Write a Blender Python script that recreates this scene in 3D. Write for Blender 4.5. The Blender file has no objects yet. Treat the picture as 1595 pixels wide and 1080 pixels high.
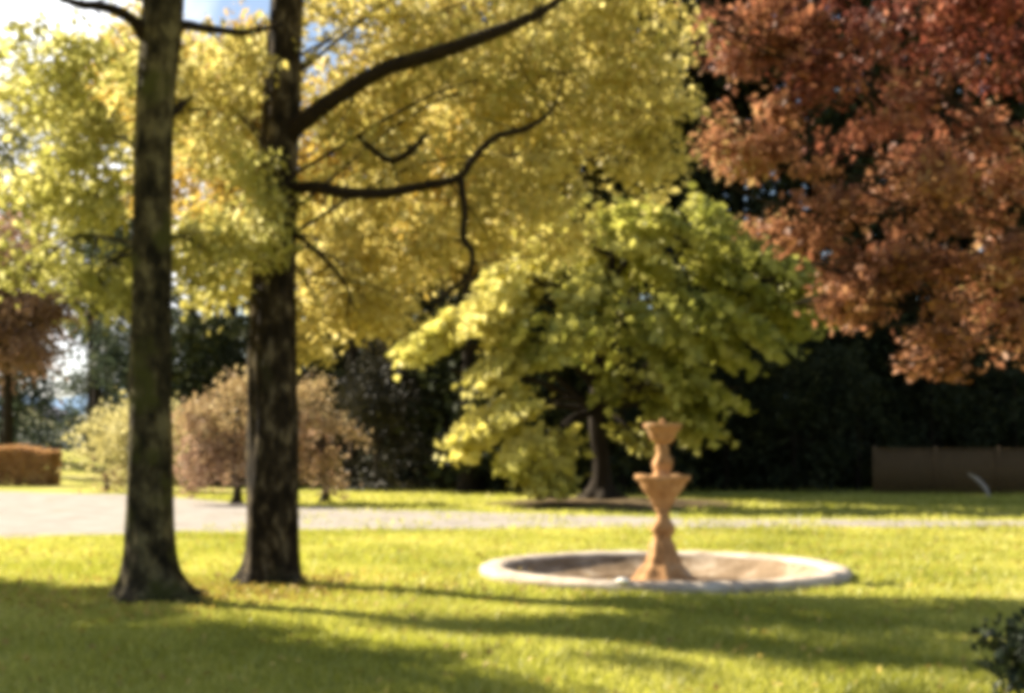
import bpy, math, random
import numpy as np
from mathutils import Vector

scene = bpy.context.scene
COL = scene.collection
random.seed(7)
RNG = np.random.default_rng(11)

# ------------------------------------------------------------------ camera
F = 2000.0            # focal length in photograph pixels (1595 wide)
CAM_H = 1.65
HOR = 700.0           # horizon row in the photograph
cam_d = bpy.data.cameras.new("camera")
cam = bpy.data.objects.new("camera", cam_d)
COL.objects.link(cam)
cam.location = (0, 0, CAM_H)
cam.rotation_euler = (math.radians(90), 0, 0)
cam_d.sensor_width = 36
cam_d.lens = F / 1595 * 36
cam_d.shift_y = (HOR - 540) / 1595
cam_d.clip_start = 0.1
cam_d.clip_end = 6000
scene.camera = cam

# ------------------------------------------------------------------ sun and sky
SUN_EL = math.radians(34)
SUN_H = Vector((-0.86, 0.51, 0)).normalized()      # horizontal direction towards the sun
world = bpy.data.worlds.new("World")
scene.world = world
world.use_nodes = True
wt = world.node_tree
wt.nodes.clear()
w_out = wt.nodes.new("ShaderNodeOutputWorld")
w_bg = wt.nodes.new("ShaderNodeBackground")
w_sky = wt.nodes.new("ShaderNodeTexSky")
w_sky.sky_type = 'NISHITA'
w_sky.sun_disc = False
w_sky.sun_elevation = SUN_EL
w_sky.sun_rotation = math.atan2(SUN_H.x, SUN_H.y)
w_sky.dust_density = 1.0
w_bg.inputs[1].default_value = 0.05
# thin high cloud in the sky
w_tc = wt.nodes.new("ShaderNodeTexCoord")
w_n = wt.nodes.new("ShaderNodeTexNoise")
w_n.inputs["Scale"].default_value = 3.0
w_n.inputs["Detail"].default_value = 8
w_r = wt.nodes.new("ShaderNodeValToRGB")
w_r.color_ramp.elements[0].position = 0.58
w_r.color_ramp.elements[1].position = 0.72
w_m = wt.nodes.new("ShaderNodeMixRGB")
w_m.inputs[2].default_value = (13, 13.1, 13.4, 1)
wt.links.new(w_tc.outputs["Generated"], w_n.inputs["Vector"])
# the bank of bright cloud stands low in the sky on the left
w_dot = wt.nodes.new("ShaderNodeVectorMath"); w_dot.operation = 'DOT_PRODUCT'
w_dot.inputs[1].default_value = Vector((-0.42, 0.88, 0.24)).normalized()
w_pw = wt.nodes.new("ShaderNodeMath"); w_pw.operation = 'POWER'; w_pw.inputs[1].default_value = 60; w_pw.use_clamp = True
w_ad = wt.nodes.new("ShaderNodeMath"); w_ad.operation = 'MULTIPLY_ADD'; w_ad.inputs[1].default_value = 0.22
wt.links.new(w_tc.outputs["Generated"], w_dot.inputs[0])
wt.links.new(w_dot.outputs["Value"], w_pw.inputs[0]); wt.links.new(w_pw.outputs[0], w_ad.inputs[0])
wt.links.new(w_n.outputs["Fac"], w_ad.inputs[2]); wt.links.new(w_ad.outputs[0], w_r.inputs[0])
wt.links.new(w_r.outputs[0], w_m.inputs[0])
wt.links.new(w_sky.outputs[0], w_m.inputs[1])
wt.links.new(w_m.outputs[0], w_bg.inputs[0])
wt.links.new(w_bg.outputs[0], w_out.inputs[0])

sun_d = bpy.data.lights.new("sun", 'SUN')
sun_d.energy = 5.0
sun_d.angle = math.radians(0.53)
sun_d.color = (1.0, 0.90, 0.72)
sun = bpy.data.objects.new("sun", sun_d)
COL.objects.link(sun)
sdir = Vector((SUN_H.x * math.cos(SUN_EL), SUN_H.y * math.cos(SUN_EL), math.sin(SUN_EL)))
sun.rotation_euler = sdir.to_track_quat('Z', 'Y').to_euler()
sun.location = sdir * 60

scene.view_settings.view_transform = 'Standard'
scene.view_settings.look = 'None'
scene.view_settings.exposure = 1.76
scene.view_settings.gamma = 1
scene.view_settings.use_curve_mapping = False
scene.cycles.max_bounces = 8
scene.cycles.transmission_bounces = 6
scene.cycles.use_denoising = True
scene.cycles.pixel_filter_type = 'BLACKMAN_HARRIS'
scene.cycles.filter_width = 6.5      # the photograph is soft all over

# ------------------------------------------------------------------ helpers
def P(px, py, Y):
    """a pixel of the photograph at distance Y -> a point in the place"""
    return np.array([(px - 797.5) * Y / F, Y, CAM_H + (HOR - py) * Y / F])

def tag(o, label=None, cat=None, group=None, kind=None):
    if label: o['label'] = label
    if cat: o['category'] = cat
    if group: o['group'] = group
    if kind: o['kind'] = kind
    return o

def empty(name, loc, label, cat, group=None):
    o = bpy.data.objects.new(name, None)
    COL.objects.link(o)
    o.empty_display_size = 0.2
    o.location = loc
    return tag(o, label, cat, group)

def link_mesh(name, me, mat, parent=None, smooth=True):
    """vertices are in world space; shift them into the parent's space"""
    o = bpy.data.objects.new(name, me)
    COL.objects.link(o)
    if parent is not None:
        o.parent = parent
        L = np.array(parent.matrix_basis.translation)
        p = parent.parent
        while p is not None:
            L = L + np.array(p.matrix_basis.translation); p = p.parent
        n = len(me.vertices)
        co = np.empty(n * 3, dtype=np.float32)
        me.vertices.foreach_get("co", co)
        co = (co.reshape(-1, 3) - L).astype(np.float32)
        me.vertices.foreach_set("co", co.ravel())
    if mat is not None:
        me.materials.append(mat)
    if smooth:
        me.polygons.foreach_set("use_smooth", np.ones(len(me.polygons), dtype=bool))
    me.update()
    return o

def mesh_from(name, V, Fc, nper):
    me = bpy.data.meshes.new(name)
    V = np.asarray(V, dtype=np.float32)
    Fc = np.asarray(Fc, dtype=np.int32)
    nf = len(Fc)
    me.vertices.add(len(V))
    me.vertices.foreach_set("co", V.ravel())
    me.loops.add(nf * nper)
    me.loops.foreach_set("vertex_index", Fc.ravel())
    me.polygons.add(nf)
    me.polygons.foreach_set("loop_start", np.arange(nf, dtype=np.int32) * nper)
    me.polygons.foreach_set("loop_total", np.full(nf, nper, dtype=np.int32))
    me.update(calc_edges=True)
    return me

class Quads:
    def __init__(s): s.V = []; s.F = []; s.n = 0
    def add(s, V, Fc):
        V = np.asarray(V, float); Fc = np.asarray(Fc, int)
        s.V.append(V); s.F.append(Fc + s.n); s.n += len(V)
    def build(s, name, mat, parent=None, smooth=True):
        me = mesh_from(name, np.concatenate(s.V), np.concatenate(s.F), 4)
        return link_mesh(name, me, mat, parent, smooth)

def sn(p, f, seed=0.0):
    """cheap smooth noise from sines, -1..1"""
    x, y, z = p[..., 0] * f, p[..., 1] * f, p[..., 2] * f
    a = np.sin(x * 1.7 + 1.3 * np.sin(y * 1.1 + seed) + seed)
    b = np.sin(y * 1.9 + 1.7 * np.sin(z * 1.3 + seed * 2) + 1.3 * seed)
    c = np.sin(z * 1.5 + 1.1 * np.sin(x * 1.9 + seed * 3) + 2.1 * seed)
    return (a + b + c) / 3

def catmull(pts, n):
    pts = np.asarray(pts, float)
    k = len(pts)
    if k == 2:
        t = np.linspace(0, 1, n)[:, None]
        return pts[0] * (1 - t) + pts[1] * t
    out = []
    q = np.vstack([2 * pts[0] - pts[1], pts, 2 * pts[-1] - pts[-2]])
    for t in np.linspace(0, k - 1, n):
        i = min(int(t), k - 2); u = t - i
        a, b, c, d = q[i], q[i + 1], q[i + 2], q[i + 3]
        out.append(0.5 * (2 * b + (c - a) * u + (2 * a - 5 * b + 4 * c - d) * u * u + (3 * b - a - 3 * c + d) * u ** 3))
    return np.array(out)

def tube(Q, pts, rad, sides=10, n=None, disp=None):
    """closed tube along a smooth path; rad may be a list matched to pts"""
    pts = np.asarray(pts, float)
    n = n or max(6, len(pts) * 3)
    C = catmull(pts, n)
    rad = np.interp(np.linspace(0, 1, n), np.linspace(0, 1, len(rad)), rad)
    T = np.gradient(C, axis=0)
    T /= np.linalg.norm(T, axis=1)[:, None] + 1e-9
    ref = np.array([0, 1, 0]) if abs(T[0][2]) > .7 else np.array([0, 0, 1])
    V = []
    for i in range(n):
        u = np.cross(ref, T[i]); nu = np.linalg.norm(u)
        if nu < 1e-3: u = np.array([1., 0, 0]); nu = 1
        u /= nu; v = np.cross(T[i], u)
        a = np.linspace(0, 2 * math.pi, sides, endpoint=False)
        r = rad[i]
        if disp is not None:
            r = disp(a, i / (n - 1), r, C[i])
        r = np.broadcast_to(r, a.shape)
        V.append(C[i] + np.outer(np.cos(a) * r, u) + np.outer(np.sin(a) * r, v))
    V = np.concatenate(V)
    i, j = np.meshgrid(np.arange(n - 1), np.arange(sides), indexing='ij')
    j2 = (j + 1) % sides
    Fc = np.stack([i * sides + j, i * sides + j2, (i + 1) * sides + j2, (i + 1) * sides + j], -1).reshape(-1, 4)
    Q.add(V, Fc)

def lathe(Q, prof, c, sides=64, wob=0.0, seed=0, twist=None):
    prof = np.asarray(prof, float)
    n = len(prof)
    a = np.linspace(0, 2 * math.pi, sides, endpoint=False)
    R = np.repeat(prof[:, 0:1], sides, 1); Z = np.repeat(prof[:, 1:2], sides, 1)
    if twist: R = R * twist(a[None, :], Z)
    V = np.stack([c[0] + R * np.cos(a), c[1] + R * np.sin(a), c[2] + Z], -1)
    if wob:
        V = V + wob * np.stack([sn(V, 9, seed), sn(V, 8, seed + 2), sn(V, 7, seed + 4)], -1)
    V = V.reshape(-1, 3)
    i, j = np.meshgrid(np.arange(n - 1), np.arange(sides), indexing='ij')
    j2 = (j + 1) % sides
    Fc = np.stack([i * sides + j, i * sides + j2, (i + 1) * sides + j2, (i + 1) * sides + j], -1).reshape(-1, 4)
    Q.add(V, Fc)

def box(Q, x0, x1, y0, y1, z0, z1, rot=None, org=None):
    V = np.array([[x, y, z] for z in (z0, z1) for y in (y0, y1) for x in (x0, x1)], float)
    if rot is not None:
        c, s = math.cos(rot), math.sin(rot)
        V = np.stack([V[:, 0] * c - V[:, 1] * s, V[:, 0] * s + V[:, 1] * c, V[:, 2]], -1)
    if org is not None: V = V + np.asarray(org)
    Q.add(V, [[0, 2, 3, 1], [4, 5, 7, 6], [0, 1, 5, 4], [2, 6, 7, 3], [0, 4, 6, 2], [1, 3, 7, 5]])

# ------------------------------------------------------------------ materials
def new_mat(name):
    m = bpy.data.materials.new(name); m.use_nodes = True
    nt = m.node_tree; nt.nodes.clear()
    return m, nt, nt.nodes.new("ShaderNodeOutputMaterial")

def ramp(nt, cols, pos=None):
    r = nt.nodes.new("ShaderNodeValToRGB"); cr = r.color_ramp
    while len(cr.elements) < len(cols): cr.elements.new(0.5)
    for k, c in enumerate(cols):
        cr.elements[k].position = pos[k] if pos else k / (len(cols) - 1)
        cr.elements[k].color = (*c, 1)
    return r

def leaf_mat(name, colsA, colsB=None, transl=0.5, clump=0.8, rough=0.5, gloss=0.02):
    """leaf colour varies leaf by leaf and from clump to clump; 'tint' blends two autumn stages, with painted backlight on the green tree"""
    m, nt, out = new_mat(name); N, L = nt.nodes, nt.links
    geo = N.new("ShaderNodeNewGeometry")
    tc = N.new("ShaderNodeTexCoord")
    noi = N.new("ShaderNodeTexNoise"); noi.inputs["Scale"].default_value = clump; noi.inputs["Detail"].default_value = 3
    L.new(tc.outputs["Object"], noi.inputs["Vector"])
    mx = N.new("ShaderNodeMath"); mx.operation = 'MULTIPLY_ADD'
    mx.inputs[1].default_value = 0.5
    ms = N.new("ShaderNodeMath"); ms.operation = 'MULTIPLY_ADD'
    ms.inputs[1].default_value = 1.3; ms.inputs[2].default_value = -0.4
    L.new(noi.outputs["Fac"], ms.inputs[0])
    L.new(geo.outputs["Random Per Island"], mx.inputs[0]); L.new(ms.outputs[0], mx.inputs[2])
    rA = ramp(nt, colsA); L.new(mx.outputs[0], rA.inputs[0])
    colout = rA.outputs[0]
    if colsB:
        rB = ramp(nt, colsB); L.new(mx.outputs[0], rB.inputs[0])
        at = N.new("ShaderNodeAttribute"); at.attribute_name = "tint"
        mix = N.new("ShaderNodeMixRGB")
        L.new(at.outputs["Fac"], mix.inputs[0]); L.new(rA.outputs[0], mix.inputs[1]); L.new(rB.outputs[0], mix.inputs[2])
        colout = mix.outputs[0]
    d = N.new("ShaderNodeBsdfDiffuse"); t = N.new("ShaderNodeBsdfTranslucent")
    g = N.new("ShaderNodeBsdfGlossy"); g.inputs["Roughness"].default_value = rough
    g.inputs["Color"].default_value = (1, 1, 1, 1)
    m1 = N.new("ShaderNodeMixShader"); m1.inputs[0].default_value = transl
    m2 = N.new("ShaderNodeMixShader"); m2.inputs[0].default_value = gloss
    L.new(colout, d.inputs[0]); L.new(colout, t.inputs[0])
    L.new(d.outputs[0], m1.inputs[1]); L.new(t.outputs[0], m1.inputs[2])
    L.new(m1.outputs[0], m2.inputs[1]); L.new(g.outputs[0], m2.inputs[2])
    L.new(m2.outputs[0], out.inputs[0])
    return m

def surf_mat(name, cols, scale=4, detail=8, rough=0.9, bump=0.3, stretch=(1, 1, 1), pos=None, bscale=None, dist=0.02, spots=None):
    m, nt, out = new_mat(name); N, L = nt.nodes, nt.links
    tc = N.new("ShaderNodeTexCoord"); mp = N.new("ShaderNodeMapping")
    mp.inputs["Scale"].default_value = stretch
    L.new(tc.outputs["Object"], mp.inputs["Vector"])
    n = N.new("ShaderNodeTexNoise"); n.inputs["Scale"].default_value = scale; n.inputs["Detail"].default_value = detail
    n.inputs["Roughness"].default_value = 0.65
    L.new(mp.outputs[0], n.inputs["Vector"])
    r = ramp(nt, cols, pos); L.new(n.outputs["Fac"], r.inputs[0])
    b = N.new("ShaderNodeBsdfPrincipled"); b.inputs["Roughness"].default_value = rough; b.inputs["Specular IOR Level"].default_value = 0.12
    col = r.outputs[0]
    if spots:
        n3 = N.new("ShaderNodeTexNoise"); n3.inputs["Scale"].default_value = spots[1]; n3.inputs["Detail"].default_value = 5
        L.new(tc.outputs["Object"], n3.inputs["Vector"])
        r3 = ramp(nt, [(0, 0, 0), (1, 1, 1)], [spots[2], spots[2] + 0.12]); L.new(n3.outputs["Fac"], r3.inputs[0])
        mx = N.new("ShaderNodeMixRGB"); L.new(r3.outputs[0], mx.inputs[0]); L.new(col, mx.inputs[1]); mx.inputs[2].default_value = (*spots[0], 1)
        col = mx.outputs[0]
    L.new(col, b.inputs["Base Color"])
    n2 = N.new("ShaderNodeTexNoise"); n2.inputs["Scale"].default_value = bscale or scale * 3; n2.inputs["Detail"].default_value = 6
    L.new(mp.outputs[0], n2.inputs["Vector"])
    bp = N.new("ShaderNodeBump"); bp.inputs["Strength"].default_value = bump; bp.inputs["Distance"].default_value = dist
    L.new(n2.outputs["Fac"], bp.inputs["Height"]); L.new(bp.outputs[0], b.inputs["Normal"])
    L.new(b.outputs[0], out.inputs[0])
    return m

M = {}
M['bark_a'] = surf_mat('bark_a', [(0.010, 0.008, 0.004), (0.04, 0.031, 0.015), (0.13, 0.105, 0.05)], 5, 9, 0.95, 1.0, (1, 1, .6), [.4, .5, .62], 16, .03, ((0.05, 0.048, 0.012), 2.2, .52))
M['bark_b'] = surf_mat('bark_b', [(0.007, 0.005, 0.003), (0.026, 0.018, 0.010), (0.15, 0.115, 0.07)], 7, 9, 0.95, 1.0, (1, 1, .5), [.38, .52, .68], 18, .03, ((0.03, 0.028, 0.01), 2.0, .6))
M['bark_bough'] = surf_mat('bark_bough', [(0.006, 0.004, 0.003), (0.03, 0.02, 0.012)], 8, 8, 0.95, 0.8, (1, 1, 1))
M['bark_dark'] = surf_mat('bark_dark', [(0.012, 0.009, 0.006), (0.035, 0.026, 0.018)], 5, 6, 0.95, 0.6, (1, 1, .4))
M['grass_ground'] = surf_mat('grass_ground', [(0.10, 0.12, 0.010), (0.31, 0.30, 0.045), (0.56, 0.49, 0.16)], 0.35, 10, 1.0, 0.5, (1, 1.6, 1), [.3, .5, .72], 14, .05, ((0.50, 0.42, 0.20), 0.22, .58))
M['grass_blade'] = leaf_mat('grass_blade', [(0.14, 0.165, 0.012), (0.41, 0.41, 0.055), (0.74, 0.68, 0.20)], None, .55, .3, .5, .03)
M['gravel'] = surf_mat('gravel', [(0.19, 0.165, 0.14), (0.29, 0.26, 0.23), (0.36, 0.33, 0.30)], 1.2, 12, 1.0, 0.5, (1, 1, 1), [.3, .5, .75], 30, .02, ((0.22, 0.19, 0.10), 0.7, .60))
M['soil'] = surf_mat('soil', [(0.035, 0.025, 0.015), (0.10, 0.07, 0.035), (0.17, 0.12, 0.06)], 3, 8, 1.0, 0.9, (1, 1, 1), [.3, .5, .75], 12, .05)
M['terracotta'] = surf_mat('terracotta', [(0.17, 0.085, 0.036), (0.38, 0.205, 0.088), (0.50, 0.31, 0.155)], 5, 9, 0.85, 0.5, (1, 1, 1), [.3, .5, .75], 30, .01, ((0.50, 0.38, 0.25), 4.0, .60))
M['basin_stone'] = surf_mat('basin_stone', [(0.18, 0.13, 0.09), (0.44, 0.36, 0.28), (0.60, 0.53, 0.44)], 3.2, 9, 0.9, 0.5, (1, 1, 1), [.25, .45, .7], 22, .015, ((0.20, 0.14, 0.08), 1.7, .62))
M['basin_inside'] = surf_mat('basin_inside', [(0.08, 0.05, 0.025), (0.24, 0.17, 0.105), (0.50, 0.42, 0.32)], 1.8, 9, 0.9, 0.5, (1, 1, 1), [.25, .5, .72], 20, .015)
M['white_stone'] = surf_mat('white_stone', [(0.6, 0.58, 0.54), (0.8, 0.78, 0.74)], 6, 6, .8, .4)
M['timber'] = surf_mat('timber', [(0.06, 0.04, 0.022), (0.14, 0.095, 0.052)], 4, 7, .9, .5, (6, 6, .6))
M['pale_wood'] = surf_mat('pale_wood', [(0.22, 0.19, 0.15), (0.36, 0.32, 0.25)], 6, 6, .8, .4)
M['hill'] = surf_mat('hill', [(0.07, 0.13, 0.23), (0.17, 0.27, 0.42)], .02, 8, 1, .5)  # distance haze is put into the blue of the surface colour
M['wall_pale'] = surf_mat('wall_pale', [(0.55, 0.52, 0.50), (0.66, 0.63, 0.6)], 2, 5, .9, .2)
M['slate'] = surf_mat('slate', [(0.05, 0.05, 0.07), (0.10, 0.10, 0.13)], 3, 6, .8, .4)
M['glass_dark'] = surf_mat('glass_dark', [(0.02, 0.025, 0.03), (0.03, 0.035, 0.04)], 2, 2, .15, 0.0)

m, nt, out = new_mat('pond_water')
b = nt.nodes.new("ShaderNodeBsdfPrincipled"); b.inputs["Base Color"].default_value = (0.07, 0.038, 0.018, 1)
b.inputs["Roughness"].default_value = 0.35
n = nt.nodes.new("ShaderNodeTexNoise"); n.inputs["Scale"].default_value = 9
bp = nt.nodes.new("ShaderNodeBump"); bp.inputs["Strength"].default_value = .2; bp.inputs["Distance"].default_value = .01
nt.links.new(n.outputs["Fac"], bp.inputs["Height"]); nt.links.new(bp.outputs[0], b.inputs["Normal"])
nt.links.new(b.outputs[0], out.inputs[0]); M['pond_water'] = m

YEL = [(0.26, 0.20, 0.04), (0.50, 0.41, 0.11), (0.68, 0.57, 0.20), (0.82, 0.75, 0.42)]
YGR = [(0.18, 0.18, 0.04), (0.36, 0.35, 0.08), (0.54, 0.52, 0.17), (0.74, 0.72, 0.40)]
M['leaf_yellow'] = leaf_mat('leaf_yellow', YEL, YGR, .6, 1.6)
M['leaf_gold'] = leaf_mat('leaf_gold', [(0.30, 0.18, 0.03), (0.52, 0.32, 0.05), (0.66, 0.46, 0.08), (0.72, 0.55, 0.15)], YEL, .5, .5)
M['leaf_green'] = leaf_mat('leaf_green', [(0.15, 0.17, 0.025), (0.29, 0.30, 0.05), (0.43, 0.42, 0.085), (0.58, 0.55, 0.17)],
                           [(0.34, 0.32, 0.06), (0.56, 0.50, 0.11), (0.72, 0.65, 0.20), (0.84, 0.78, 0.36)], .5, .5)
M['leaf_copper'] = leaf_mat('leaf_copper', [(0.07, 0.030, 0.018), (0.24, 0.105, 0.052), (0.42, 0.21, 0.105), (0.48, 0.42, 0.15)],
                            [(0.03, 0.012, 0.012), (0.14, 0.040, 0.028), (0.34, 0.095, 0.055), (0.46, 0.22, 0.15)], .5, .5, .5, .015)
M['leaf_olive'] = leaf_mat('leaf_olive', [(0.12, 0.13, 0.02), (0.24, 0.23, 0.04), (0.42, 0.38, 0.07)], None, .45, .8)
M['leaf_pink'] = leaf_mat('leaf_pink', [(0.24, 0.13, 0.09), (0.42, 0.27, 0.18), (0.58, 0.43, 0.30)],
                          [(0.32, 0.23, 0.09), (0.50, 0.39, 0.17), (0.66, 0.55, 0.28)], .4, .8)
M['leaf_cream'] = leaf_mat('leaf_cream', [(0.38, 0.34, 0.12), (0.56, 0.50, 0.22), (0.70, 0.65, 0.36)], None, .45, .8)
M['leaf_hedge'] = leaf_mat('leaf_hedge', [(0.32, 0.17, 0.075), (0.52, 0.30, 0.13), (0.64, 0.43, 0.20)], None, .35, 1.)
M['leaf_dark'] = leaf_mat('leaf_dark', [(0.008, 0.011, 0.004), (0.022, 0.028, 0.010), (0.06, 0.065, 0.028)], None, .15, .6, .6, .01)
M['leaf_grey'] = leaf_mat('leaf_grey', [(0.03, 0.045, 0.03), (0.06, 0.08, 0.055), (0.12, 0.14, 0.09)], None, .25, .6)
M['leaf_brown'] = leaf_mat('leaf_brown', [(0.14, 0.075, 0.05), (0.27, 0.16, 0.10), (0.40, 0.26, 0.16)], None, .4, .6)
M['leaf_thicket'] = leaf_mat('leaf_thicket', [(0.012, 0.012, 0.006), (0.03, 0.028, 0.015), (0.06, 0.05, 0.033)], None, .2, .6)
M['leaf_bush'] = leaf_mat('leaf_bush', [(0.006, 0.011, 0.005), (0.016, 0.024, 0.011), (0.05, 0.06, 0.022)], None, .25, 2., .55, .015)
M['leaf_fallen'] = leaf_mat('leaf_fallen', [(0.24, 0.13, 0.04), (0.46, 0.32, 0.07), (0.62, 0.5, 0.12)], None, .25, 1.)

# ------------------------------------------------------------------ leaves
def leaves(C, s, droop=0.35, up=0.5, rng=RNG, wid=0.62, N0=None, D0=None):
    """C (n,3) leaf places, s (n,) lengths -> folded two-triangle leaves"""
    n = len(C)
    d = rng.normal(size=(n, 3)); d[:, 2] -= droop * 1.5
    d /= np.linalg.norm(d, axis=1)[:, None] + 1e-9
    nn = rng.normal(size=(n, 3)); nn[:, 2] += up * 2
    if N0 is not None:
        nn = N0 + rng.normal(size=(n, 3)) * .42
        d = D0 + rng.normal(size=(n, 3)) * .6; d[:, 2] -= droop * .5
        d /= np.linalg.norm(d, axis=1)[:, None] + 1e-9
    side = np.cross(d, nn); side /= np.linalg.norm(side, axis=1)[:, None] + 1e-9
    nor = np.cross(side, d)
    s = s[:, None]
    base = C - d * s * .5; tip = C + d * s * .5 - nor * s * .12
    mid = C + d * s * .02
    a = mid + side * s * wid * .5 + nor * s * .1
    b_ = mid - side * s * wid * .5 + nor * s * .1
    V = np.stack([base, a, tip, b_], 1).reshape(-1, 3)
    k = np.arange(n)[:, None] * 4
    Fc = np.concatenate([k + [0, 1, 2], k + [0, 2, 3]], 1).reshape(-1, 3)
    return V, Fc

def leaf_mesh(name, V, Fc, tint, mat, parent):
    me = mesh_from(name, V, Fc, 3)
    if tint is not None:
        at = me.attributes.new("tint", 'FLOAT', 'POINT')
        at.data.foreach_set("value", np.repeat(tint, 4).astype(np.float32))
    return link_mesh(name, me, mat, parent, smooth=False)

def ellipsoid_pts(n, c, r, shell, rng):
    d = rng.normal(size=(n, 3)); d /= np.linalg.norm(d, axis=1)[:, None]
    u = rng.random(n) ** (1 / (3 + shell * 4))
    return np.asarray(c) + d * u[:, None] * np.asarray(r)

def make_tree(name, base, label, cat, lobes, leafmat, barkmat, trunk_pts, trunk_r, nleaf=90, leaf=0.12,
              clump=(.55, .3), shell=.5, droop=.35, group=None, gap=-.25, seed=1, limb_r=.09, flare=None,
              branches=True, mult=1.0, sides=24, spray=0.0, wid=.62, rough_bark=.05):
    """lobes: (centre, radii, number of leaf clumps, tint). Each lobe gets its own limb and twigs."""
    rng = np.random.default_rng(seed)
    root = empty(name, base, label, cat, group)
    if trunk_pts is not None:
        Q = Quads()
        ph = rng.random(6) * 6.28
        def disp(a, t, r, c):
            h = c[2] - base[2]
            k = r * (1 + rough_bark * np.sin(7 * a + ph[0] + 1.5 * np.sin(h * 1.9)) + rough_bark * .7 * np.sin(13 * a + ph[1] + 2 * np.sin(h * 3.1 + ph[2]))
                     + .05 * np.sin(3 * a + ph[3] + h * .7))
            if flare:
                e = math.exp(-max(h, 0) / flare[1])
                k = k + flare[0] * e * (1 + .35 * np.sin(5 * a + ph[4]) + .2 * np.sin(3 * a + ph[5])) + flare[0] * 1.1 * math.exp(-max(h, 0) / (flare[1] * .3)) * np.clip(np.sin(4 * a + ph[4]) + .4 * np.sin(7 * a + ph[5]), 0, 2)
            return k
        tube(Q, trunk_pts, trunk_r, sides, n=max(20, int(8 * len(trunk_pts))), disp=disp)
        Q.build('trunk', barkmat, root)
        TC = catmull(trunk_pts, 60)
    allC, allS, allT, allN, allD = [], [], [], [], []
    for (c, r, nc, tint) in lobes:
        c = np.asarray(c, float)
        K = ellipsoid_pts(int(nc * mult), c, r, shell, rng)
        g = sn(K, 1.1 / max(.5, clump[0] * 1.4), seed)
        K = K[g > gap]
        if branches and trunk_pts is not None and len(K) and tint >= 0:
            Q = Quads()
            hd = np.linalg.norm(TC[:, :2] - c[:2], axis=1)
            tz = c[2] - 0.45 * hd.min() - .2
            i = int(np.argmin(np.abs(TC[:, 2] - max(tz, TC[0, 2] + .35 * (TC[-1, 2] - TC[0, 2])))))
            a = TC[i]
            mid = (a + c) / 2 + np.array([rng.normal() * .15, rng.normal() * .15, .12 * np.linalg.norm(c - a)])
            endp = c + (c - a) * .25
            tube(Q, [a, mid, c, endp], [limb_r, limb_r * .7, limb_r * .45, limb_r * .12], 8, 14)
            sel = K[rng.permutation(len(K))[:14]]
            L = catmull([a, mid, c, endp], 14)
            for kpt in sel:
                j = int(rng.integers(4, 13))
                m_ = (L[j] + kpt) / 2 + rng.normal(size=3) * .12
                tube(Q, [L[j], m_, kpt], [limb_r * .35, limb_r * .2, limb_r * .06], 5, 7)
            Q.build('branch', barkmat, root)
        nl = rng.poisson(nleaf, len(K))
        idx = np.repeat(np.arange(len(K)), nl)
        o = rng.normal(size=(len(idx), 3)) * np.array([clump[0], clump[0], clump[1]]) * .5
        if spray:
            # sprays hang outwards and down from the middle of the tree
            out_ = K[idx, :2] - np.asarray(base)[:2]
            rr = np.linalg.norm(out_, axis=1) + 1e-6
            proj = (o[:, :2] * out_).sum(1) / rr
            o[:, 2] -= spray * proj
        Cc = K[idx] + o
        allC.append(Cc)
        kn = rng.normal(size=(len(K), 3)) * .75; kn[:, 2] += .55
        kd = K - (c + np.array([0, 0, -.3])); kd /= np.linalg.norm(kd, axis=1)[:, None] + 1e-6
        allN.append(kn[idx]); allD.append(kd[idx])
        allS.append(leaf * (.6 + .8 * rng.random(len(idx))))
        allT.append(np.clip(abs(tint) + .25 * sn(Cc, .8, seed) + .15 * rng.normal(size=len(idx)), 0, 1))
    C = np.concatenate(allC); S = np.concatenate(allS); T = np.concatenate(allT)
    ok = C[:, 2] > base[2] + .03
    C, S, T = C[ok], S[ok], T[ok]
    V, Fc = leaves(C, S, droop, .5, rng, wid, np.concatenate(allN)[ok], np.concatenate(allD)[ok])
    leaf_mesh('crown', V, Fc, T, leafmat, root)
    return root

# ------------------------------------------------------------------ fountain position and ground
FX, FY = P(1032, 700, 17.0)[0], 17.0
FR = 2.43
def ground_z(x, y):
    # level lawn, rising gently at the far left beyond the drive, and a low bank under the wood
    r1 = np.clip((y - 58) / 40, 0, 1) * np.clip((-x - 12) / 20, 0, 1)
    return 1.6 * (r1 * r1 * (3 - 2 * r1))

nA, nR = 220, 120
ang = np.linspace(0, 2 * math.pi, nA, endpoint=False)
rad = FR - .06 + np.concatenate([[0], np.geomspace(.25, 900, nR - 1)])
Rg, Ag = np.meshgrid(rad, ang, indexing='ij')
GX = FX + Rg * np.cos(Ag); GY = FY + Rg * np.sin(Ag)
GZ = ground_z(GX, GY)
GZ[0] = 0
V = np.stack([GX, GY, GZ], -1).reshape(-1, 3)
i, j = np.meshgrid(np.arange(nR - 1), np.arange(nA), indexing='ij'); j2 = (j + 1) % nA
Fc = np.stack([i * nA + j, (i + 1) * nA + j, (i + 1) * nA + j2, i * nA + j2], -1).reshape(-1, 4)
lawn = link_mesh('lawn', mesh_from('lawn', V, Fc, 4), M['grass_ground'])
tag(lawn, kind='structure')

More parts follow.
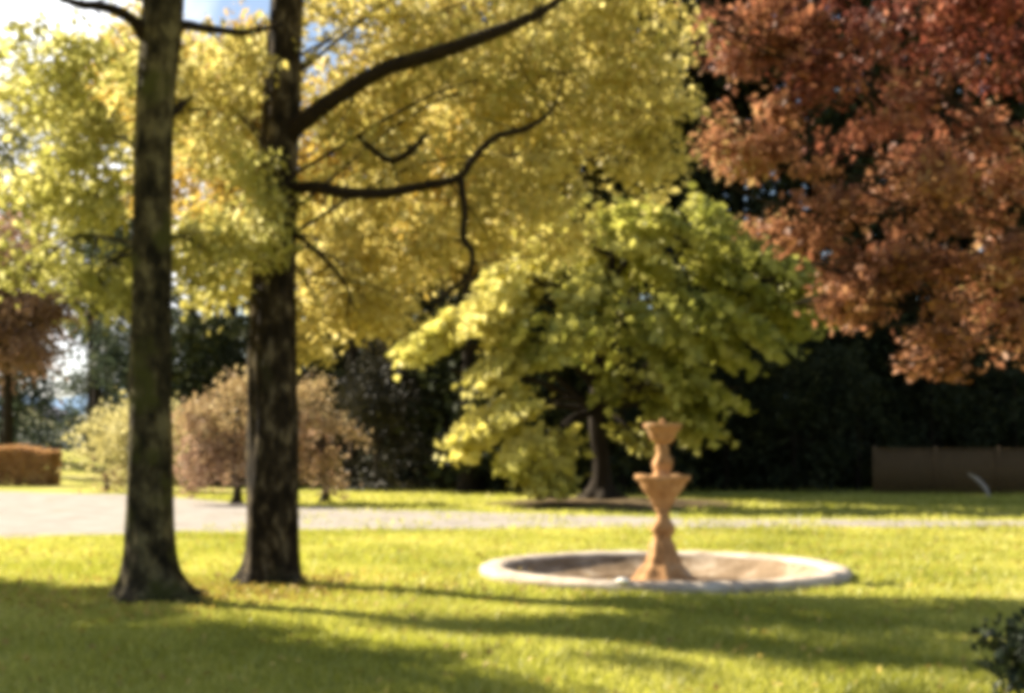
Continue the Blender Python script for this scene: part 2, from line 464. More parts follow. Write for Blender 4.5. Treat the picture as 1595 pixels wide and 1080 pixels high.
# gravel drive
def drive_edges(x):
    near = np.interp(x, [-60, -14, -9.5, -5, 2, 14, 60], [16, 20.5, 23.6, 26.0, 27.1, 27.5, 27.4]) + .12 * np.sin(x * 1.3) + .08 * np.sin(x * 3.7)
    far = np.interp(x, [-60, -20, -13, -7, 0, 5, 14, 60], [52, 50, 46, 37.5, 32.8, 30.2, 29.3, 29]) + .15 * np.sin(x * .9 + 1) + .1 * np.sin(x * 2.9)
    return near, far
xs = np.linspace(-60, 60, 400)
ne, fe = drive_edges(xs)
V = []; nY = 6
for t in np.linspace(0, 1, nY):
    V.append(np.stack([xs, ne * (1 - t) + fe * t, np.full_like(xs, .006)], -1))
V = np.concatenate(V); nx = len(xs)
i, j = np.meshgrid(np.arange(nY - 1), np.arange(nx - 1), indexing='ij')
Fc = np.stack([i * nx + j, i * nx + j + 1, (i + 1) * nx + j + 1, (i + 1) * nx + j], -1).reshape(-1, 4)
tag(link_mesh('gravel_drive', mesh_from('gravel_drive', V, Fc, 4), M['gravel']), kind='structure')

# soil bed, slightly mounded, round the green tree
GTX, GTY = P(935, 700, 38.0)[0], 38.0
nb = 60
Q = Quads()
prof = [(3.9, -.02), (3.7, .02), (3.2, .06), (2.2, .13), (1.0, .20), (.05, .22)]
lathe(Q, prof, (GTX + .3, GTY, 0), 90, .035, 3, twist=lambda a, z: 1 + .09 * np.sin(3 * a + 1) + .05 * np.sin(7 * a))
tag(Q.build('soil_bed', M['soil']), kind='structure')

# hills beyond
Q = Quads()
xs = np.linspace(-900, 500, 120)
rows = []
for k, (yy, hh) in enumerate([(640, -1), (700, 20), (780, 44), (880, 66), (990, 30)]):
    z = hh * (1 + .35 * np.sin(xs * .009 + k * .2) + .18 * np.sin(xs * .031 + 1 + k * .4)) if hh > 0 else np.full_like(xs, -1.)
    rows.append(np.stack([xs, np.full_like(xs, yy) + 20 * np.sin(xs * .01), z], -1))
V = np.concatenate(rows); nx = len(xs)
i, j = np.meshgrid(np.arange(len(rows) - 1), np.arange(nx - 1), indexing='ij')
Fc = np.stack([i * nx + j, i * nx + j + 1, (i + 1) * nx + j + 1, (i + 1) * nx + j], -1).reshape(-1, 4)
Q.add(V, Fc)
tag(Q.build('hills', M['hill']), kind='structure')

# ------------------------------------------------------------------ grass and fallen leaves
def blades(n, ymin, ymax, h):
    u = RNG.random(n)
    y = np.sqrt(ymin ** 2 + u * (ymax ** 2 - ymin ** 2))
    x = (RNG.random(n) - .5) * (y * .86 + 2.5)
    dd = np.hypot(x - FX, y - FY)
    ne, fe = drive_edges(x)
    tuft = (RNG.random(n) < np.where(x > 0, .5, .25)) & (np.sin(x * 1.1 + 2) * np.sin(y * 1.3 + x * .4) > -.1) & (x > -6.5)
    ok = (dd > FR + .03) & (tuft | ~((y > ne - .05 + .25 * RNG.random(n)) & (y < fe - .2 * RNG.random(n))))
    x, y = x[ok], y[ok]; n = len(x)
    z = ground_z(x, y)
    H = h * (.5 + RNG.random(n)) * (1 + .35 * np.sin(x * 2.1 + y) * np.sin(y * 1.7))
    a = RNG.random(n) * 6.28; w = H * .16
    lean = RNG.normal(size=(n, 2)) * H[:, None] * .45
    b0 = np.stack([x - np.cos(a) * w, y - np.sin(a) * w, z - .005], -1)
    b1 = np.stack([x + np.cos(a) * w, y + np.sin(a) * w, z - .005], -1)
    t = np.stack([x + lean[:, 0], y + lean[:, 1], z + H], -1)
    V = np.stack([b0, b1, t], 1).reshape(-1, 3)
    return V, np.arange(n * 3).reshape(-1, 3)
parts = [blades(190000, 6.5, 14, .05), blades(150000, 14, 26, .055), blades(50000, 26, 48, .09)]
off = 0; VV = []; FF = []
for v, f in parts: VV.append(v); FF.append(f + off); off += len(v)
g = link_mesh('grass', mesh_from('grass', np.concatenate(VV), np.concatenate(FF), 3), M['grass_blade'], smooth=False)
tag(g, 'short yellow-green lawn grass in sun and tree shade', 'grass', kind='stuff')

n = 7000
y = np.sqrt(7 ** 2 + RNG.random(n) * (34 ** 2 - 7 ** 2)); x = (RNG.random(n) - .5) * (y * .9 + 3)
k = (np.hypot(x - FX, y - FY) > FR + .1) & (y < drive_edges(x)[0] - .3)
x, y = x[k], y[k]
for tx, ty in ((-3.9, 13.9), (-2.95, 15.7), (-3.2, 14.4)):
    q = np.abs(RNG.normal(size=700)) * 1.1 + .3; a_ = RNG.random(700) * 6.28
    x = np.append(x, tx + q * np.cos(a_) * 1.3); y = np.append(y, ty + q * np.sin(a_) * .8)
C = np.stack([x, y, np.full_like(x, .05)], -1)
V, Fc = leaves(C, .035 + .05 * RNG.random(len(x)), 0, 3.0, RNG, .7)
V[:, 2] = np.maximum(V[:, 2], .012)
tag(leaf_mesh('fallen_leaves', V, Fc, None, M['leaf_fallen'], None), 'scattered yellow and tan leaves fallen over the lawn and drive', 'fallen leaves', kind='stuff')

# ------------------------------------------------------------------ fountain
fo = empty('fountain', (FX, FY, 0), 'orange stone two-tier pedestal fountain in a wide low round basin on the lawn', 'fountain')
Q = Quads()
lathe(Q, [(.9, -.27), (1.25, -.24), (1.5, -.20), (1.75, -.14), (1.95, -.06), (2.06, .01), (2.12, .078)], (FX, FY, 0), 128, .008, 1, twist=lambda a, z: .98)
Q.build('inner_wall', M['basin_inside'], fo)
Q = Quads()
lathe(Q, [(2.12, .076), (2.145, .102), (2.20, .125), (2.31, .134), (2.41, .124), (2.465, .098), (2.485, .06),
          (2.46, .02), (2.45, -.06)], (FX, FY, 0), 128, .010, 1, twist=lambda a, z: .98 - .003 * (np.abs(np.sin(12 * a)) < .03))
Q.build('rim', M['basin_stone'], fo)
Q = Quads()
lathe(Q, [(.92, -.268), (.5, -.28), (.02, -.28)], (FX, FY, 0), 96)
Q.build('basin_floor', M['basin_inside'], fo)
Q = Quads()
lathe(Q, [(1.62, -.165), (1.2, -.165), (.3, -.165)], (FX, FY, 0), 96)
Q.build('water', M['pond_water'], fo)
# pedestal: spreading leafy foot, waisted stem, knop
Q = Quads()
lathe(Q, [(.01, -.45), (.44, -.45), (.44, -.14), (.42, -.08), (.35, -.03), (.315, .02), (.285, .07), (.235, .12), (.205, .17), (.21, .21), (.185, .26), (.175, .33), (.172, .39), (.14, .45), (.125, .50), (.13, .53), (.158, .56), (.165, .60), (.155, .65), (.125, .69),
          (.10, .73), (.088, .79), (.10, .83), (.115, .855), (.10, .885)], (FX, FY, 0), 72, .018, 5,
      twist=lambda a, z: 1 + .10 * np.abs(np.cos(3 * a + .5)) * np.clip((.45 - z) / .45, 0, 1) + .05 * np.cos(8 * a) * np.clip((.7 - z) / .5, 0, 1))
Q.build('pedestal', M['terracotta'], fo)
Q = Quads()
lathe(Q, [(.10, .88), (.125, .905), (.15, .95), (.175, 1.01), (.215, 1.06), (.255, 1.12), (.28, 1.17), (.295, 1.21), (.325, 1.235), (.352, 1.27), (.35, 1.295), (.345, 1.305), (.30, 1.27),
          (.18, 1.22), (.01, 1.21)], (FX, FY, 0), 72, .012, 9, twist=lambda a, z: 1 + .045 * np.abs(np.cos(8 * a)))
Q.build('lower_bowl', M['terracotta'], fo)
Q = Quads()
lathe(Q, [(.15, 1.20), (.15, 1.27), (.12, 1.31), (.105, 1.36), (.13, 1.42), (.135, 1.48), (.11, 1.55), (.085, 1.60), (.10, 1.64), (.085, 1.68), (.075, 1.73)], (FX, FY, 0), 48, .020, 12,
      twist=lambda a, z: 1 + .10 * np.cos(4 * a + z * 6))
Q.build('stem', M['terracotta'], fo)
Q = Quads()
lathe(Q, [(.07, 1.72), (.12, 1.745), (.155, 1.79), (.175, 1.85), (.20, 1.895), (.225, 1.925), (.245, 1.96), (.243, 1.98), (.235, 1.99), (.16, 1.95), (.01, 1.93)], (FX, FY, 0), 60, .010, 15,
      twist=lambda a, z: 1 + .05 * np.abs(np.cos(6 * a)))
Q.build('upper_bowl', M['terracotta'], fo)
Q = Quads()
lathe(Q, [(.05, 1.92), (.055, 1.97), (.035, 2.0), (.04, 2.03), (.02, 2.055), (.001, 2.06)], (FX, FY, 0), 24, .003, 17)
Q.build('finial', M['terracotta'], fo)

# white stone on the near rim
Q = Quads()
sp = P(972, 900, 14.72)
lathe(Q, [(.001, .055), (.05, .05), (.085, .03), (.09, .015), (.07, .0), (.001, -.01)], (sp[0], sp[1], .128), 20, .016, 4)
tag(Q.build('stone', M['white_stone']), 'small white stone lying on the near rim of the fountain basin', 'stone')

# ------------------------------------------------------------------ the two near trees
def limb(parent, pts, rr, twigs=0, seed=0, sides=10):
    rng = np.random.default_rng(seed)
    Q = Quads()
    tube(Q, pts, rr, sides, n=len(pts) * 7, disp=lambda a, t, r, c: r * (1 + .08 * np.sin(3 * a + 9 * t) + .06 * np.sin(5 * a + 23 * t)))
    L = catmull(pts, 20)
    for _ in range(twigs):
        k = int(rng.integers(5, 20)); e = L[k] + rng.normal(size=3) * [.45, .35, .35]
        tube(Q, [L[k], (L[k] + e) / 2 + rng.normal(size=3) * .06, e], [.014, .009, .004], 5, 6)
    return Q.build('branch', M['bark_bough'], parent)

T1Y, T2Y = 13.9, 15.7
tp1 = [P(236, 946, T1Y), P(231, 850, T1Y), P(233, 700, T1Y), P(237, 450, T1Y), P(241, 200, T1Y), P(255, 0, T1Y), P(262, -220, T1Y), P(268, -480, T1Y), P(262, -700, T1Y)]
tr1 = [.24, .245, .225, .205, .20, .205, .17, .12, .05]
lob1 = []
def near_lobes(spec):
    out = []
    for px, py, Y, rx, ry, rz, nc, t in spec:
        out.append((P(px, py, Y), (rx * Y / F, ry, rz * Y / F), nc, t))
    return out
lob1 = near_lobes([
    # px, py, Y, rx px, ry m, rz px, clumps, tint (1 = greener/paler)
    (100, 100, 14.9, 110, .8, 70, 13, -.9), (120, 300, 14.8, 80, .7, 60, 11, -.9), (25, 320, 15.2, 80, .8, 60, 8, -.8), (40, 180, 15.2, 60, .6, 40, 5, -.9),
    (165, 430, 14.6, 45, .4, 45, 5, 1.), (50, 420, 15.0, 90, .6, 25, 5, .9), (335, 400, 14.9, 60, .6, 70, 13, .7), (330, 170, 15.2, 90, .9, 110, 18, .3),
    (192, 490, 14.4, 16, .2, 40, 4, 1.),
    (-250, 150, 14.5, 170, 2.0, 150, 14, -.6), (160, 215, 15.0, 45, .5, 45, 6, .8), (100, -250, 14.2, 330, 2.0, 160, 22, .5), (-250, -200, 14.5, 260, 2, 160, 16, .5), (250, -520, 14.0, 280, 2.0, 130, 16, .5)])
t1 = make_tree('yellow_leaved_tree', tuple(P(236, 700, T1Y) * [1, 1, 0]), 'tall yellow-leaved tree with a bare mossy trunk, the nearer and left one of two', 'tree', lob1,
               M['leaf_yellow'], M['bark_a'], tp1, tr1, nleaf=58, leaf=.115, clump=(.34, .22), mult=1.7, seed=21, limb_r=.028, flare=(.26, .24), group='two tall yellow-leaved trees on the lawn', gap=-.3, sides=64)
limb(t1, [P(228, 60, T1Y), P(205, 30, 13.7), P(165, 12, 13.4), P(120, 5, 13.0), P(60, -20, 12.6)], [.09, .065, .055, .045, .02], 8, 1)
limb(t1, [P(255, 70, T1Y), P(280, 42, 14.1), P(320, 44, 14.4), P(380, 50, 14.8), P(440, 38, 15.4)], [.10, .06, .05, .04, .02], 6, 2)
limb(t1, [P(255, 190, T1Y), P(280, 168, 14.0), P(300, 150, 14.2)], [.05, .035, .012], 3, 3)

tp2 = [P(418, 918, T2Y), P(424, 850, T2Y), P(425, 720, T2Y), P(426, 560, T2Y), P(430, 400, T2Y), P(436, 200, T2Y), P(447, 0, T2Y), P(455, -200, T2Y), P(450, -420, T2Y), P(460, -600, T2Y)]
tr2 = [.30, .315, .30, .285, .245, .235, .19, .15, .10, .04]
lob2 = near_lobes([
    (560, 60, 16.4, 120, 1.2, 100, 26, .15), (700, 180, 16.5, 130, 1.2, 110, 34, -.2), (860, 120, 16.6, 150, 1.2, 130, 40, .15), (1000, 100, 16.6, 100, 1.1, 120, 26, .2),
    (950, 250, 16.6, 90, 1.0, 80, 20, .1), (820, 320, 16.5, 120, 1.0, 80, 26, -.15), (650, 360, 16.4, 110, .9, 80, 22, -.1), (560, 240, 16.3, 80, .9, 70, 14, -.3),
    (505, 490, 16.2, 50, .6, 95, 18, .1), (240, 150, 16.8, 60, .6, 130, 14, .4), (520, 400, 17.2, 80, .6, 120, 20, .1), (590, 450, 16.2, 60, .7, 60, 11, .0), (335, 420, 16.2, 50, .7, 80, 12, .6), (435, 280, 15.3, 40, .25, 70, 9, .9),
    (410, 260, 15.2, 28, .2, 60, 8, .9), (412, 400, 15.2, 20, .15, 60, 5, 1.), (350, 180, 16.6, 80, .9, 120, 14, .4), (700, 20, 16.6, 200, 1.2, 60, 24, .2),
    (640, -200, 15.4, 300, 1.8, 130, 22, .3), (950, -130, 15.6, 180, 1.6, 120, 14, .2), (450, -430, 15.2, 300, 1.8, 120, 16, .4), (300, -150, 15.4, 200, 1.8, 120, 12, .4)])
lob2 = [(c, (q[0], q[1] * .7, q[2]), int(n_ * .9), t_) for c, q, n_, t_ in lob2]
t2 = make_tree('yellow_leaved_tree', tuple(P(418, 700, T2Y) * [1, 1, 0]), 'tall yellow-leaved tree with a dark ridged trunk and two long bare boughs reaching right', 'tree', lob2,
               M['leaf_yellow'], M['bark_b'], tp2, tr2, nleaf=62, leaf=.11, clump=(.36, .22), mult=1.9, seed=33, limb_r=.026, flare=(.14, .16), group='two tall yellow-leaved trees on the lawn', gap=-.35, sides=64)
limb(t2, [P(440, 215, T2Y), P(470, 192, 15.5), P(520, 155, 15.3), P(590, 112, 15.1), P(660, 88, 15.0), P(740, 62, 14.9), P(830, 26, 14.9), P(900, -20, 15)],
     [.15, .11, .10, .09, .09, .08, .06, .03], 10, 4)
limb(t2, [P(440, 300, T2Y), P(485, 290, 15.4), P(530, 300, 15.2), P(590, 302, 15.1), P(650, 292, 15.0), P(712, 278, 15.0), P(735, 250, 15.0), P(770, 215, 15.1), P(820, 200, 15.3), P(860, 170, 15.5), P(880, 110, 15.7)],
     [.09, .07, .07, .066, .058, .05, .045, .042, .038, .02, .01], 10, 5)
limb(t2, [P(718, 278, 15.0), P(724, 330, 14.95), P(722, 370, 14.95), P(735, 395, 14.9), P(728, 430, 14.9), P(690, 462, 14.9), P(660, 500, 14.9)], [.045, .04, .04, .035, .03, .022, .01], 6, 6)
limb(t2, [P(440, 350, T2Y), P(480, 380, 15.4), P(525, 425, 15.2), P(545, 455, 15.1)], [.04, .03, .02, .008], 4, 7)
limb(t2, [P(560, 215, 15.6), P(605, 250, 15.5), P(640, 235, 15.4), P(665, 210, 15.4)], [.03, .04, .045, .02], 4, 8)

# trees of the same row, standing just outside the left edge and shading the near lawn
def row_tree(x, y, label, seed, n, dz=0):
    lob = []
    rng = np.random.default_rng(seed)
    for k in range(n):
        a = k * 2.4; r = 2.3 * math.sqrt((k + .5) / n)
        lob.append(((x + r * math.cos(a), y + r * math.sin(a), 5.0 + dz + 3.2 * rng.random()), (1.6, 1.4, 1.0), 26, .4))
    return make_tree('yellow_leaved_tree', (x, y, 0), label, 'tree', lob, M['leaf_yellow'], M['bark_a'],
                     [(x, y, -.1), (x + .05, y, 2), (x - .05, y, 4.5), (x, y, 7), (x, y, 9)], [.26, .22, .19, .14, .03], nleaf=120, leaf=.16, clump=(.55, .4), seed=seed, limb_r=.06, flare=(.2, .25), sides=32)
row_tree(-12.6, 14.0, 'yellow-leaved tree standing left of the two near trunks, shading the near lawn', 51, 16)
row_tree(-15.2, 17.4, 'yellow-leaved tree farther back, left of the pair of near trunks', 52, 12, .6)


# ------------------------------------------------------------------ copper tree at the right
def lobes_px(spec): return near_lobes(spec)
ct = lobes_px([
    (1170, 40, 25.5, 70, 1.2, 60, 16, .45), (1215, 90, 25.5, 70, 1.2, 65, 14, .4), (1400, 555, 24.6, 28, .4, 26, 5, .0), (1460, 555, 24.9, 45, .6, 22, 6, .1), (1330, 480, 24.6, 35, .5, 30, 6, .0), (1165, 205, 25.3, 60, 1.0, 65, 18, .1), (1250, 330, 25.0, 65, 1.1, 65, 14, .1), (1330, 130, 25.5, 100, 1.4, 100, 26, .65),
    (1400, 320, 25.2, 85, 1.4, 80, 18, .15), (1355, 430, 24.8, 65, 1.0, 45, 12, .0), (1425, 505, 24.7, 50, .8, 45, 9, .0), (1520, 430, 25.4, 85, 1.2, 85, 16, .2),
    (1500, 200, 26, 110, 1.6, 100, 22, .5), (1540, 60, 26.5, 120, 1.6, 80, 20, 1.), (1600, 330, 26, 80, 1.2, 110, 12, .3), (1720, 200, 26.5, 150, 2.2, 200, 28, .5),
    (1575, 525, 25.5, 45, .8, 40, 8, .1), (1400, -40, 26, 230, 2.0, 80, 28, .9), (1900, 250, 28, 170, 2.5, 200, 18, .6), (1700, -230, 27, 330, 2.6, 200, 26, .8)])
CX, CY = P(1760, 700, 27.5)[0], 27.5
copper = make_tree('copper_leaved_tree', (CX, CY, 0), 'tall tree with rust orange and copper red leaves filling the upper right', 'tree', ct, M['leaf_copper'], M['bark_dark'],
                   [(CX, CY, -.1), (CX - .1, CY, 2.5), (CX - .3, CY - .1, 5), (CX - .5, CY, 8), (CX - .4, CY, 12)], [.42, .38, .33, .24, .05], nleaf=70, leaf=.18, clump=(.48, .28), mult=1.9, seed=61,
                   limb_r=.07, flare=(.3, .3), gap=-.08, sides=32)

# ------------------------------------------------------------------ green tree behind the fountain
gt = lobes_px([  # yellower tint on left lobes: leaf hue plus sun glow in the colour
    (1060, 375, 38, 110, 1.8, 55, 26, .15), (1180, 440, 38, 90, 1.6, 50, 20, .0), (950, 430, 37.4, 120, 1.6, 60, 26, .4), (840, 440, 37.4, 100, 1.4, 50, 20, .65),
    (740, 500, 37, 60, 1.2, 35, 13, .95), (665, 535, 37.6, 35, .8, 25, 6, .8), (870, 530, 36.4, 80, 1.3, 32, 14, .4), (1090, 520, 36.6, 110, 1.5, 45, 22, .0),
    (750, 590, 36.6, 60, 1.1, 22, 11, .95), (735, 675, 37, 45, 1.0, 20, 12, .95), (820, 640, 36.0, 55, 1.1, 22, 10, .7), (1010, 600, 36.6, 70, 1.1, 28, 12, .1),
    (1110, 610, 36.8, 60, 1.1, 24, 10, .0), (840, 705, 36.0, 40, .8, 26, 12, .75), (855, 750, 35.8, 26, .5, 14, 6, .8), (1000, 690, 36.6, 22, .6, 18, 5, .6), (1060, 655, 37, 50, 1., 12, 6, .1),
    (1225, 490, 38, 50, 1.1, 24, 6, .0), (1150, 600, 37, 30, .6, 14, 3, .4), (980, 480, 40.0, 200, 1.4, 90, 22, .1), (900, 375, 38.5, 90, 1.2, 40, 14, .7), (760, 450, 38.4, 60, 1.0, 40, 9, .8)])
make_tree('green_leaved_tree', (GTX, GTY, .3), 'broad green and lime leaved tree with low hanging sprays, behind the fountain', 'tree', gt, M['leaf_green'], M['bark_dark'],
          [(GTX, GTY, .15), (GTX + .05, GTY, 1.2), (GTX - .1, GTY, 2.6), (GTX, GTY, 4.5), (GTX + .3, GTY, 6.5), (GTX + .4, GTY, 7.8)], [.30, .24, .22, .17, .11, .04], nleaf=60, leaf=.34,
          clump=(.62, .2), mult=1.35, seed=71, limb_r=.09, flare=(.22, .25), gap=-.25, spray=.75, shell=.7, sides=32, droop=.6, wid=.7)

# ------------------------------------------------------------------ small trees and shrubs beyond the drive
def small_tree(name, px, Y, label, cat, spec, mat, seed, stems=3, nleaf=60, leaf=.16, clump=(.5, .3), group=None, spray=.6, bark='bark_dark', gap=-.5):
    b = P(px, 700, Y) * [1, 1, 0]; b[2] = ground_z(b[0], b[1])
    lob = lobes_px(spec)
    top = max(l[0][2] for l in lob)
    root = make_tree(name, tuple(b), label, cat, lob, M[mat], M[bark], [b + [0, 0, -.1], b + [.05, 0, .6], b + [-.05, 0, 1.3], b + [0, 0, top]], [.14, .11, .09, .03],
                     nleaf=nleaf, leaf=leaf, clump=clump, seed=seed, limb_r=.05, flare=(.08, .15), spray=spray, group=group, gap=gap, sides=12)
    return root
small_tree('japanese_maple', 368, 38.8, 'rounded small tree with dusky pink-brown foliage, between and behind the two trunks', 'small tree',
           [(350, 640, 38.6, 70, 1.1, 45, 22, .55), (315, 690, 38.4, 50, 1.0, 40, 18, .1), (395, 690, 38.6, 50, 1.0, 45, 18, .1), (345, 735, 38.3, 70, 1.0, 24, 16, .0), (400, 620, 38.8, 35, .8, 35, 10, .6), (290, 650, 38.8, 25, .6, 22, 6, .5), (440, 700, 39, 35, .8, 40, 10, .3)], 'leaf_pink', 81, leaf=.15)
small_tree('japanese_maple', 505, 39.5, 'small spreading tree with tan and olive foliage, just right of the second trunk', 'small tree',
           [(500, 630, 39.4, 50, 1.0, 38, 16, .7), (480, 690, 39.2, 40, .9, 40, 14, .3), (530, 690, 39.5, 35, .8, 40, 12, .6), (505, 735, 39.2, 45, .8, 22, 10, .3)], 'leaf_pink', 82, leaf=.15)
small_tree('yellow_shrub', 215, 50, 'rounded pale yellow shrub behind the left trunk at the drive edge', 'shrub',
           [(200, 680, 50, 62, 1.6, 55, 30, .5), (170, 720, 50, 45, 1.4, 38, 20, .5), (250, 670, 50, 50, 1.4, 48, 22, .5), (240, 725, 50, 50, 1.4, 30, 16, .5)], 'leaf_cream', 83, leaf=.2, clump=(.8, .5))

def mound(name, px, py_top, Y, rx, mat, label, cat, seed, group=None, leaf=.2, nleaf=60, ncl=None, ry=1.6):
    """dense shrub of foliage down to the ground, on a few stems"""
    top = CAM_H + (HOR - py_top) * Y / F
    x = (px - 797.5) * Y / F; b = np.array([x, Y, ground_z(x, Y)])
    R = rx * Y / F
    rng = np.random.default_rng(seed)
    n = ncl or int(10 + 6 * R * top)
    lob = [((x, Y, b[2] + top * .36), (R, ry, top * .42), int(n * .6), .5), ((x + R * .3 * rng.normal(), Y + .3, b[2] + top * .7), (R * .6, ry * .8, top * .3), int(n * .4), .5)]
    return make_tree(name, tuple(b), label, cat, lob, M[mat], M['bark_dark'], [b + [0, 0, -.1], b + [.05, 0, top * .3], b + [0, 0, top * .8]], [.12, .09, .03], nleaf=nleaf, leaf=leaf,
                     clump=(.8, .6), seed=seed, limb_r=.05, group=group, gap=-.7, sides=10, shell=.6)
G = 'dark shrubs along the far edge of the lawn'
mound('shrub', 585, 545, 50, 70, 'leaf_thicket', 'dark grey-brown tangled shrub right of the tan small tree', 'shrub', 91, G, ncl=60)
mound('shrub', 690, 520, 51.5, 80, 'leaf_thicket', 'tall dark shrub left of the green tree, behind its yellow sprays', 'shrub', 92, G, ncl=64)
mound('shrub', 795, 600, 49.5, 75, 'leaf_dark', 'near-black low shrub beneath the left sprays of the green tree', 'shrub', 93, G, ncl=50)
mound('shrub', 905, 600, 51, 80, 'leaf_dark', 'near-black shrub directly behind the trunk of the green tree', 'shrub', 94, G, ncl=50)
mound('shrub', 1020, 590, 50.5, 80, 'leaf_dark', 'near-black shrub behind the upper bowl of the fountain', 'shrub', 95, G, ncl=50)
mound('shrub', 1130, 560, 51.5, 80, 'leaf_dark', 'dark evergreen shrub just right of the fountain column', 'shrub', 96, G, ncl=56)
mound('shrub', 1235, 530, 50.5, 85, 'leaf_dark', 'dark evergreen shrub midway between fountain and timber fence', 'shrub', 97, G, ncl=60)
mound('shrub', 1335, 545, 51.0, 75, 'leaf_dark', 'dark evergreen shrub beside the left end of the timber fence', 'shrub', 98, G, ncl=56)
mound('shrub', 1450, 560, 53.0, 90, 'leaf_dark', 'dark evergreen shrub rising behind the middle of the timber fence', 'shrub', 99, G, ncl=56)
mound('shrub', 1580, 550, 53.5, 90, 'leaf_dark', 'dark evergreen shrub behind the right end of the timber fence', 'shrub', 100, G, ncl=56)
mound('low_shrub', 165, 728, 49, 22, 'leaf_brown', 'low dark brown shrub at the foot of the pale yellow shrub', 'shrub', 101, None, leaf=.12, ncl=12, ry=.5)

# tall evergreens of the wood
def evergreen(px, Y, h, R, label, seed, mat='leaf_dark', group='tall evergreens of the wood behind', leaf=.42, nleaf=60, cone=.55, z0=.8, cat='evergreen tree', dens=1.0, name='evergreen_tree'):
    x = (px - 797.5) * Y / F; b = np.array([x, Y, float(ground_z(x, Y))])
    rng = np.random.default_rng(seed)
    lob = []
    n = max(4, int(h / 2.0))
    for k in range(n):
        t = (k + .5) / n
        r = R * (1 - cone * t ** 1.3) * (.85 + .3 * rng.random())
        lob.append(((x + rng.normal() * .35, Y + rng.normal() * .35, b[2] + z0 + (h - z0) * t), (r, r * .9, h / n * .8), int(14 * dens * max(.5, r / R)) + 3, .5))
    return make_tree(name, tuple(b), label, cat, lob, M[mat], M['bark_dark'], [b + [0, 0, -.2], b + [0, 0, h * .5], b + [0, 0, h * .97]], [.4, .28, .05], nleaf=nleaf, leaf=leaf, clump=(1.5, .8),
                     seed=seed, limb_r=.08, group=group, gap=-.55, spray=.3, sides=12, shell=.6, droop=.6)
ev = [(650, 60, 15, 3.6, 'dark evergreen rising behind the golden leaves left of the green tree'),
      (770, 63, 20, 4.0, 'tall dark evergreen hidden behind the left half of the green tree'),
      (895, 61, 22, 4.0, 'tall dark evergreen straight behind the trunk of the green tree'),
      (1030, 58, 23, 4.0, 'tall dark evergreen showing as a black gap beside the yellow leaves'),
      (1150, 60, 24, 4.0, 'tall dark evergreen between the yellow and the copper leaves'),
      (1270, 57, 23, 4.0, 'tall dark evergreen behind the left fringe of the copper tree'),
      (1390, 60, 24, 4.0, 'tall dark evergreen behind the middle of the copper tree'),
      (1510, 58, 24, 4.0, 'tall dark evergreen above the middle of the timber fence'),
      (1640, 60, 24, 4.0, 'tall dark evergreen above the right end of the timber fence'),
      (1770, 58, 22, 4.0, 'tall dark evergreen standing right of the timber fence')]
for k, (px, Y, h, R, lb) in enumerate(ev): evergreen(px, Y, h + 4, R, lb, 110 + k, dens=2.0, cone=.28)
evergreen(740, 50, 10, 2.4, 'dark holly-like evergreen added for its shade, hidden behind the left side of the green tree crown', 136, 'leaf_dark', None, dens=1.)  # three evergreens added to throw shade on the far lawn strip
evergreen(850, 48.5, 10.5, 2.6, 'dark evergreen added for its shade close behind the middle of the green tree crown', 137, 'leaf_dark', None, dens=1.)
evergreen(960, 47.5, 9.5, 2.6, 'dark evergreen added for its shade close behind the right side of the green tree crown', 138, 'leaf_dark', None, dens=1.)
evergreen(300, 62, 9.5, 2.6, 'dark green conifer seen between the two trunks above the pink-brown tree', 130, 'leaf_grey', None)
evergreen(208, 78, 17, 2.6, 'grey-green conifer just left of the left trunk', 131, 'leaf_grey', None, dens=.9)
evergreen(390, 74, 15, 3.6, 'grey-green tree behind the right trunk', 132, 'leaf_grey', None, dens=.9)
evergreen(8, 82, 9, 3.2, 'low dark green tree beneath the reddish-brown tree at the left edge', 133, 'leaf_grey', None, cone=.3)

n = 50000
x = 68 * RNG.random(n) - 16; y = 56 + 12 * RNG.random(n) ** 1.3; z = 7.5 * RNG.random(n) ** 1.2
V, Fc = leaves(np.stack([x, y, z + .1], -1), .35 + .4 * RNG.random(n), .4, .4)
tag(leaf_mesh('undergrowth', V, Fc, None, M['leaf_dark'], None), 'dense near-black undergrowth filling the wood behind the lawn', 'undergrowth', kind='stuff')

# autumn trees at middle distance
def round_tree(px, py, Y, rx, rz, mat, label, seed, group=None, leaf=.3, n=9, t=.5, name='autumn_tree', ry=2.6, nc=14):
    c = P(px, py, Y); x = c[0]; b = np.array([x, Y, float(ground_z(x, Y))])
    rng = np.random.default_rng(seed); lob = []
    for k in range(n):
        a = rng.random() * 6.28; q = math.sqrt(rng.random()) * .65
        lob.append((P(px + rx * q * math.cos(a), py + rz * q * math.sin(a), Y + rng.normal() * ry * .4), (rx * .5 * Y / F, ry * .6, rz * .42 * Y / F), nc, min(1, max(0, t + .3 * rng.normal()))))
    h = c[2]
    return make_tree(name, tuple(b), label, 'tree', lob, M[mat], M['bark_dark'], [b + [0, 0, -.1], b + [.1, 0, h * .4], b + [0, 0, h]], [.32, .24, .08], nleaf=60, leaf=leaf, clump=(1.2, .7),
                     seed=seed, limb_r=.09, group=group, gap=-.45, spray=.3, sides=14)
round_tree(725, 330, 48, 100, 170, 'leaf_gold', 'golden tree close left of the green tree, added to cast shade over the far lawn', 151, n=18, t=.6, nc=18)  # extra tree placed so that its shadow crosses the far lawn
round_tree(545, 330, 56, 150, 230, 'leaf_gold', 'golden orange tree beyond the drive, right of the second trunk', 141, n=16, t=.35)
round_tree(360, 210, 60, 120, 190, 'leaf_gold', 'tawny gold tree beyond the drive, seen between the two trunks', 142, n=12, t=.2)
